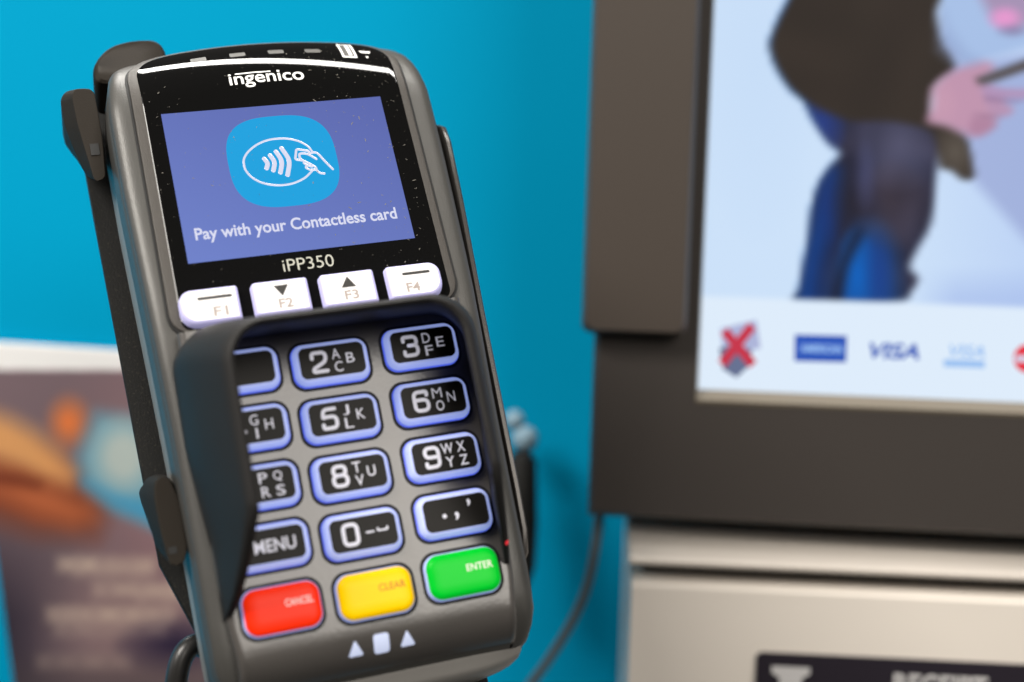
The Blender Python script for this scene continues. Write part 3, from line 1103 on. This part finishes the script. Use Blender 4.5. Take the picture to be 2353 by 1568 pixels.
moni = empty('monitor', (0, 0, 0))
tag(moni, 'dark brown framed touch screen monitor showing a person in dark jacket and jeans', 'monitor')
mrot = Matrix((mex, -mn, Vector((0, 0, 1)))).transposed()
moni.matrix_world = Matrix.Translation(MO) @ mrot.to_4x4()
M['mframe'] = mat('monitor_frame', (0.044, 0.037, 0.033), 0.45, 0.0, 0.5, bump=.3, bscale=900)
M['mtan'] = mat('monitor_inner_edge', (0.23, 0.19, 0.135), 0.35, 0.2)
M['mbracket'] = mat('side_unit_plastic', (0.062, 0.049, 0.040), 0.45, 0, 0.5, bump=.3, bscale=900)
M['mscreen'] = mat('lit_monitor_screen', (.005, .005, .005), .35, spec=.08, emit=(1, 1, 1), estr=1.0, attr='paint', attr_emit=True)
SW, SH = .300, .200
# frame: left and bottom bars, plus the bars out of view, as one moulded ring with bevelled inner edge
xl, zb = mon(1362, 900)[0], mon(1605, 1190)[1]
ox0, oz0, ox1, oz1 = xl, zb, SW + .04, SH + .04
e = .0042


def ring(x0, z0, x1, z1, y):
    return [(x0, y, z0), (x1, y, z0), (x1, y, z1), (x0, y, z1)]


fr = MB()
fr.loft([ring(ox0, oz0, ox1, oz1, .035), ring(ox0, oz0, ox1, oz1, -.004), ring(ox0 + .0015, oz0 + .0015, ox1 - .0015, oz1 - .0015, -.006), ring(-e * .3, -e, SW + e, SH + e, -.006)], True, True, False)
fr.build('frame', M['mframe'], moni, 30)
ie = MB()
ie.loft([ring(-e * .3, -e, SW + e, SH + e, -.006), ring(-e * .25, -e * .75, SW + e * .75, SH + e * .75, -.0066), ring(-.0002, -.0002, SW, SH, -.0002)], True, False, False)
ie.build('inner_edge', M['mtan'], moni, 20)
NX, NY = 210, 260
sb = MB()
grid(sb, lambda x, z: (x, 0, z), -.001, SW + .001, -.001, SH + .001, NX, NY)
mscr = sb.build('screen', M['mscreen'], moni)
lx = np.array([v.co.x for v in mscr.data.vertices])
lz = np.array([v.co.z for v in mscr.data.vertices])
Wp = np.array(MO - CAM)[None] + lx[:, None] * np.array(mex)[None] + lz[:, None] * np.array([[0, 0, 1]])
C3 = Wp @ ax.T
X = ((1176.5 + 3268.06 * C3[:, 0] / C3[:, 2]) - 1263.9) / .4764     # print units of the picture
Y = (784 + 3268.06 * C3[:, 1] / C3[:, 2]) / .4764
img = np.tile(np.array([204., 225, 249]), (len(X), 1))
img = over(img, np.clip((X - 1700) / 700, 0, 1) * np.clip((Y + 100) / 500, 0, 1) * .7, (180, 202, 242))
img = over(img, soft(sdf_poly(X, Y, [(1880, 150), (2000, 300), (2290, 260), (2600, 200), (2600, 1400), (2290, 1150), (2030, 860), (1960, 700)]), 70) * .75, (152, 166, 212))
img = over(img, soft(sdf_poly(X, Y, [(1850, -200), (1900, 200), (2000, 310), (2290, 230), (2600, 100), (2600, -200)]), 40) * .8, (158, 184, 226))
img = over(img, ell(X, Y, 1000, 300, 300, 900, .6) * .35, (190, 214, 244))
def blob(poly, w_, n=5):
    return soft(sdf_poly(X, Y, smooth(poly + poly[:1], n)[:-1]), w_)


def wave(fx, fy, ph):
    return .5 + .5 * np.sin(X * fx + Y * fy + ph + 1.6 * np.sin(X * fy * .7 - Y * fx * .6))


jeans = [(1215, 450), (1262, 560), (1340, 680), (1400, 742), (1345, 815), (1300, 890), (1268, 1000), (1250, 1150), (1226, 1280), (1205, 1400), (1196, 1446), (1450, 1450), (1690, 1450), (1745, 1400), (1772, 1345), (1735, 1290), (1768, 1210), (1822, 1110), (1848, 1010), (1858, 880), (1872, 760), (1880, 640), (1700, 540), (1450, 520)]
jm = blob(jeans, 44)
img = over(img, np.clip(blob(jeans, 44) - 0, 0, 1) * 0 + soft(sdf_poly(X, Y, jeans) - 9, 36) * .65 * np.clip((1420 - X) / 120, 0, 1), (20, 96, 196))
img = over(img, jm, (44, 45, 66))
# denim folds
img = over(img, jm * wave(.013, .022, .4) * .30, (84, 80, 104))
img = over(img, jm * wave(-.010, .017, 2.0) * .30, (34, 30, 42))
near = [(1180, 1520), (1236, 1180), (1286, 920), (1392, 790), (1480, 860), (1545, 1000), (1470, 1130), (1390, 1280), (1345, 1520)]
far = [(1345, 1520), (1400, 1290), (1500, 1110), (1600, 1120), (1660, 1280), (1640, 1520)]
img = over(img, jm * blob(near, 150) * .75, (24, 34, 70))
img = over(img, jm * blob([(1170, 1520), (1250, 1120), (1318, 890), (1385, 830), (1372, 1000), (1300, 1300), (1270, 1520)], 120) * .9, (10, 64, 144))
img = over(img, jm * ell(X, Y, 1345, 985, 80, 210, .8) * .9, (24, 50, 112))
img = over(img, jm * ell(X, Y, 1455, 980, 110, 250, .7) * .8, (38, 34, 44))
img = over(img, jm * blob(far, 150) * .85, (18, 72, 146))
img = over(img, jm * ell(X, Y, 1478, 1330, 100, 240, .6), (6, 96, 188))
img = over(img, jm * ell(X, Y, 1590, 1330, 80, 260, .8) * .8, (22, 62, 140))
img = over(img, jm * blob([(1340, 1500), (1390, 1290), (1470, 1120), (1510, 1130), (1440, 1290), (1400, 1500)], 50) * .8, (24, 26, 44))
img = over(img, jm * ell(X, Y, 1690, 700, 210, 240, .7) * .75, (92, 92, 120))
img = over(img, jm * ell(X, Y, 1650, 990, 190, 230, .7) * .4, (84, 66, 68))
img = over(img, jm * ell(X, Y, 1300, 610, 130, 200, .6) * .9, (36, 62, 142))
img = over(img, jm * ell(X, Y, 1520, 850, 60, 190, .8) * .6, (82, 86, 128))
jacket = [(1180, -120), (1160, -20), (1105, 90), (1062, 205), (1076, 285), (1112, 360), (1165, 435), (1240, 492), (1330, 540), (1450, 580), (1600, 582), (1720, 596), (1840, 640), (1872, 740), (1890, 805), (1940, 822), (1990, 862), (2042, 852), (2030, 760), (2005, 670), (1930, 600), (1840, 560), (1852, 420), (1945, 335), (1930, 270), (1888, 200), (1862, 60), (1848, -120)]
img = over(img, soft(sdf_poly(X, Y, jacket) - 8, 40) * .75 * np.clip((1300 - X) / 120, 0, 1), (20, 90, 190))
jk = blob(jacket, 40, 4)
img = over(img, jk, (52, 44, 39))
img = over(img, jk * wave(.008, .012, 1.0) * .25, (62, 53, 46))
img = over(img, jk * wave(-.011, .006, 3.0) * .35, (46, 40, 36))
img = over(img, jk * ell(X, Y, 1955, 735, 130, 170, .8), (92, 84, 76))
# hand: back of the hand, thumb side, pointing and curled fingers
palm = [(1846, 430), (1900, 370), (1985, 325), (2070, 300), (2120, 305), (2140, 340), (2090, 380), (2120, 420), (2190, 470), (2170, 540), (2120, 600), (2060, 650), (1985, 640), (1900, 605), (1822, 585), (1850, 510)]
img = over(img, blob(palm, 50), (192, 148, 174))
img = over(img, blob([(2080, 400), (2200, 428), (2420, 436), (2420, 466), (2220, 474), (2100, 460)], 36), (176, 146, 184))
img = over(img, blob([(2100, 480), (2190, 500), (2235, 530), (2200, 560), (2120, 540)], 40), (182, 146, 178))
img = over(img, blob([(2040, 560), (2130, 570), (2150, 610), (2080, 655), (2020, 640)], 44), (176, 132, 160))
img = over(img, blob([(2100, 464), (2220, 480), (2290, 486), (2220, 496), (2110, 486)], 26) * .7, (136, 112, 152))
img = over(img, blob([(2050, 545), (2150, 556), (2180, 566), (2100, 570)], 26) * .5, (146, 112, 142))
img = over(img, ell(X, Y, 1890, 500, 90, 130, .8) * .5, (206, 160, 180))
img = over(img, blob([(2052, 378), (2140, 345), (2300, 285), (2600, 170), (2600, 240), (2300, 340), (2150, 392), (2075, 408)], 34), (86, 80, 82))
img = over(img, blob([(2050, -80), (2110, 50), (2180, 130), (2270, 140), (2340, 80), (2400, -80)], 70) * .7, (164, 126, 158))
img = over(img, soft(np.sqrt(((X - 2195) / 66) ** 2 + ((Y - 88) / 46) ** 2) * 55 - 55, 60), (228, 152, 206))
img = over(img, ell(X, Y, 2230, 150, 90, 40, .8) * .6, (120, 110, 150))
img = over(img, blob([(1880, 240), (1960, 300), (2060, 300), (2000, 250), (1920, 140), (1880, 60)], 90) * .55, (140, 158, 200))
img = over(img, np.clip((Y - 1280) / 150, 0, 1) * np.clip((X - 1760) / 200, 0, 1) * .5, (160, 182, 232))
strip_line = 1445 + (X - 1195) * .035
img = over(img, soft(strip_line - Y, 22), (222, 236, 251))
set_paint(mscr, lin(np.clip(img, 0, 255)))


def mp(x, y, d=.0004):
    a, z = mon(x, y)
    return (a, -d, z)


def mtext(mb_, body, x0, y0, x1, y1, bold, shear, d, slope=.03):
    vs, fs = text_verts(body, (0, 0, 1, 1), bold=bold, shear=shear)
    mb_.add([mp(x0 + (x1 - x0) * a, y1 + (y0 - y1) * b + slope * (x1 - x0) * a, d) for a, b, z in vs], fs)


M['cardblue'] = mat('logo_blue', (.01, .01, .02), .4, emit=tuple(lin((14, 76, 178))), estr=1)
M['cardband'] = mat('logo_band', (.01, .01, .02), .4, emit=tuple(lin((58, 100, 196))), estr=1)
M['visablue'] = mat('logo_letter_blue', (.01, .01, .02), .4, emit=tuple(lin((38, 84, 182))), estr=1)
M['paleblue'] = mat('logo_pale_blue', (.01, .01, .02), .4, emit=tuple(lin((150, 190, 238))), estr=1)
M['logored'] = mat('logo_red', (.01, .01, .02), .4, emit=tuple(lin((226, 36, 52))), estr=1)
M['crossred'] = mat('cross_red', (.01, .01, .02), .4, emit=tuple(lin((196, 40, 62))), estr=1)
M['coingrey'] = mat('note_grey', (.01, .01, .02), .4, emit=tuple(lin((170, 178, 214))), estr=1)
M['coindark'] = mat('coin_grey', (.01, .01, .02), .4, emit=tuple(lin((96, 108, 140))), estr=1)
lg = MB()
lg.add([mp(*p) for p in ((1826, 769), (1946, 772), (1944, 833), (1825, 830))], [(0, 1, 2, 3)])
lg.add([mp(*p, .0007) for p in ((1834, 786), (1938, 789), (1937, 814), (1833, 811))], [(0, 1, 2, 3)], 1)
mtext(lg, 'AMERICAN', 1840, 791, 1934, 809, .03, 0, .0010)
lg.mi = [0 if i == 2 else i for i in lg.mi]
o = lg.build('card_logo', [M['cardblue'], M['cardband'], M['paleblue']], mscr)
for p in list(o.data.polygons)[2:]:
    p.material_index = 2
lg = MB()
mtext(lg, 'VISA', 1998, 787, 2112, 824, .03, .28, .0004)
lg.build('card_logo', M['visablue'], mscr)
lg = MB()
lg.add([mp(*p) for p in ((2168, 826), (2262, 829), (2262, 846), (2168, 843))], [(0, 1, 2, 3)])
mtext(lg, 'VISA', 2182, 792, 2262, 820, .02, .28, .0004)
lg.build('card_logo', M['paleblue'], mscr)
lg = MB()
lg.add([mp(2364 + 36 * math.cos(k * math.pi / 16), 824 + 34 * math.sin(k * math.pi / 16)) for k in range(32)], [tuple(range(32))])
lg.add([mp(*p, .0007) for p in ((2332, 817), (2398, 819), (2398, 833), (2331, 831))], [(0, 1, 2, 3)], 1)
lg.build('card_logo', [M['logored'], M['icontext']], mscr)
cx = MB()
cx.add([mp(*p) for p in ((1655, 755), (1738, 735), (1748, 800), (1700, 812), (1662, 820))], [(0, 1, 2, 3, 4)], 0)
cx.add([mp(*p, .0007) for p in ((1652, 800), (1692, 790), (1728, 806), (1720, 842), (1692, 868), (1660, 848))], [(0, 1, 2, 3, 4, 5)], 1)
for z, q in ((.0010, ((1664, 760), (1730, 838))), (.0013, ((1728, 748), (1658, 836)))):
    (x0, y0), (x1, y1) = q
    dx, dy = x1 - x0, y1 - y0
    ln = math.hypot(dx, dy)
    nx_, ny_ = -dy / ln * 11, dx / ln * 11
    cx.add([mp(x0 + nx_, y0 + ny_, z), mp(x1 + nx_, y1 + ny_, z), mp(x1 - nx_, y1 - ny_, z), mp(x0 - nx_, y0 - ny_, z)], [(0, 1, 2, 3)], 2)
cx.build('crossed_out_cash_symbol', [M['coingrey'], M['coindark'], M['crossred']], mscr)

# side unit on the frame's left edge
bx0 = (mon(1345, 700)[0] + mon(1371, 0)[0]) / 2 - .0006
bx1 = mon(1582, 600)[0]
bz0 = mon(1450, 762)[1]
su = MB()
out = rrect(bx1 - bx0, SH + .03 - bz0, (.0035, .0035, .001, .001), 5, (bx0 + bx1) / 2, (SH + .03 + bz0) / 2)


def inset_ring(pts, d, y):
    cxx, czz = (bx0 + bx1) / 2, (SH + .03 + bz0) / 2
    return [(x - math.copysign(d, x - cxx), y, z - math.copysign(d, z - czz)) for x, z in pts]


su.loft([inset_ring(out, 0, -.0062), inset_ring(out, 0, -.0125), inset_ring(out, .0014, -.0150)], True, True, True)
su.build('side_unit', M['mbracket'], moni, 30)

# ------------------------------------------------------------------ kiosk below the monitor
YK = math.radians(3.0)
kex = Vector((math.cos(YK), -math.sin(YK), 0))
kn = Vector((-math.sin(YK), -math.cos(YK), 0))
KO = CAM + ray(1452, 1335) * .470
kio = empty('ticket_kiosk', (0, 0, 0))
kio.matrix_world = Matrix.Translation(KO) @ Matrix((kex, -kn, Vector((0, 0, 1)))).transposed().to_4x4()
tag(kio, 'silver beige metal kiosk cabinet with a dark receipt panel under the monitor', 'kiosk')


def kp(x, y, d=0.0):
    p = on_plane(x, y, KO + kn * d, kn) - KO
    return p.dot(kex), -d, p.z


M['kmetal'] = mat('kiosk_paint', tuple(lin((230, 222, 212))), 0.34, 0.12, 0.5, bump=.1, bscale=400, var=.04, vscale=15)
M['ktop'] = mat('kiosk_lid_paint', tuple(lin((205, 197, 188))), 0.5, 0.1, 0.25, bump=.1, bscale=400, var=.05, vscale=15)
M['kpanel'] = mat('receipt_panel', tuple(lin((38, 33, 42))), 0.35)
M['kwhite'] = mat('receipt_lettering', (.55, .54, .54), 0.5)
KW = .42


def rbox(mb_, x0, x1, y0, y1, z0, z1, r, mi=0, rise=0.0):
    """box along x with rounded front top and bottom edges (front is y0)"""
    prof_ = []
    for k in range(7):
        a = math.pi / 2 * k / 6
        prof_.append((y0 + r - r * math.sin(math.pi / 2 - a) , z0 + r - r * math.sin(a)) if False else (y0 + r - r * math.cos(a), z1 - r + r * math.sin(a)))
    prof_ += [(y1, z1 + rise), (y1, z0)]
    for k in range(7):
        a = math.pi / 2 * k / 6
        prof_.append((y0 + r - r * math.sin(a), z0 + r - r * math.cos(a)))
    mb_.loft([[(x, y, z) for y, z in prof_] for x in (x0, x0 + .0012, x1 - .0012, x1)], True, True, True, mi)


kb = MB()
rbox(kb, 0, KW, 0, .09, -.30, 0.0003, .0028)
kb.build('cabinet', M['kmetal'], kio, 40)
gz = kp(1452, 1300)[2]
lz1 = kp(1452, 1277)[2]
lid = MB()
rbox(lid, -.0010, KW, -.0008, .060, gz, lz1, .0018, 0, .0095)
lid.build('lid', M['ktop'], kio, 40)
nk = MB()
nk.box((.004, .012, 0), (KW - .004, .07, gz + .001))
nk.build('slot', M['gap'], kio)
pa = kp(1738, 1497)
rp = MB()
rp.loft([[(x, -y, z) for x, z in rrect(.150, .075, .002, 4, pa[0] + .075, pa[2] - .0375)] for y in (-.001, .0012)], True, False, True)
rpo = rp.build('receipt_panel', M['kpanel'], kio, 30)
rt = MB()
x0, _, z0 = kp(2052, 1543)
x1 = kp(2268, 1543)[0]
vs, fs = text_verts('RECEIPT', (x0, z0 - .0075, x1, z0), bold=.03)
rt.add([(x, -.0016, z) for x, z, _ in vs], fs)
rt.build('receipt_lettering', M['kwhite'], rpo)
ri_ = MB()
x0, _, z0 = kp(1772, 1527)
ri_.add([(x0 + a, -.0016, z0 + b) for a, b in ((0, 0), (.0125, 0), (.0125, -.0022), (.0105, -.0036), (.002, -.0036), (0, -.0022))], [(0, 1, 2, 3, 4, 5)])
ri_.add([(x0 + a, -.0018, z0 + b) for a, b in ((.0026, -.0030), (.0100, -.0030), (.0100, -.0115), (.0026, -.0115))], [(0, 1, 2, 3)])
ri_.build('printer_symbol', M['kwhite'], rpo)
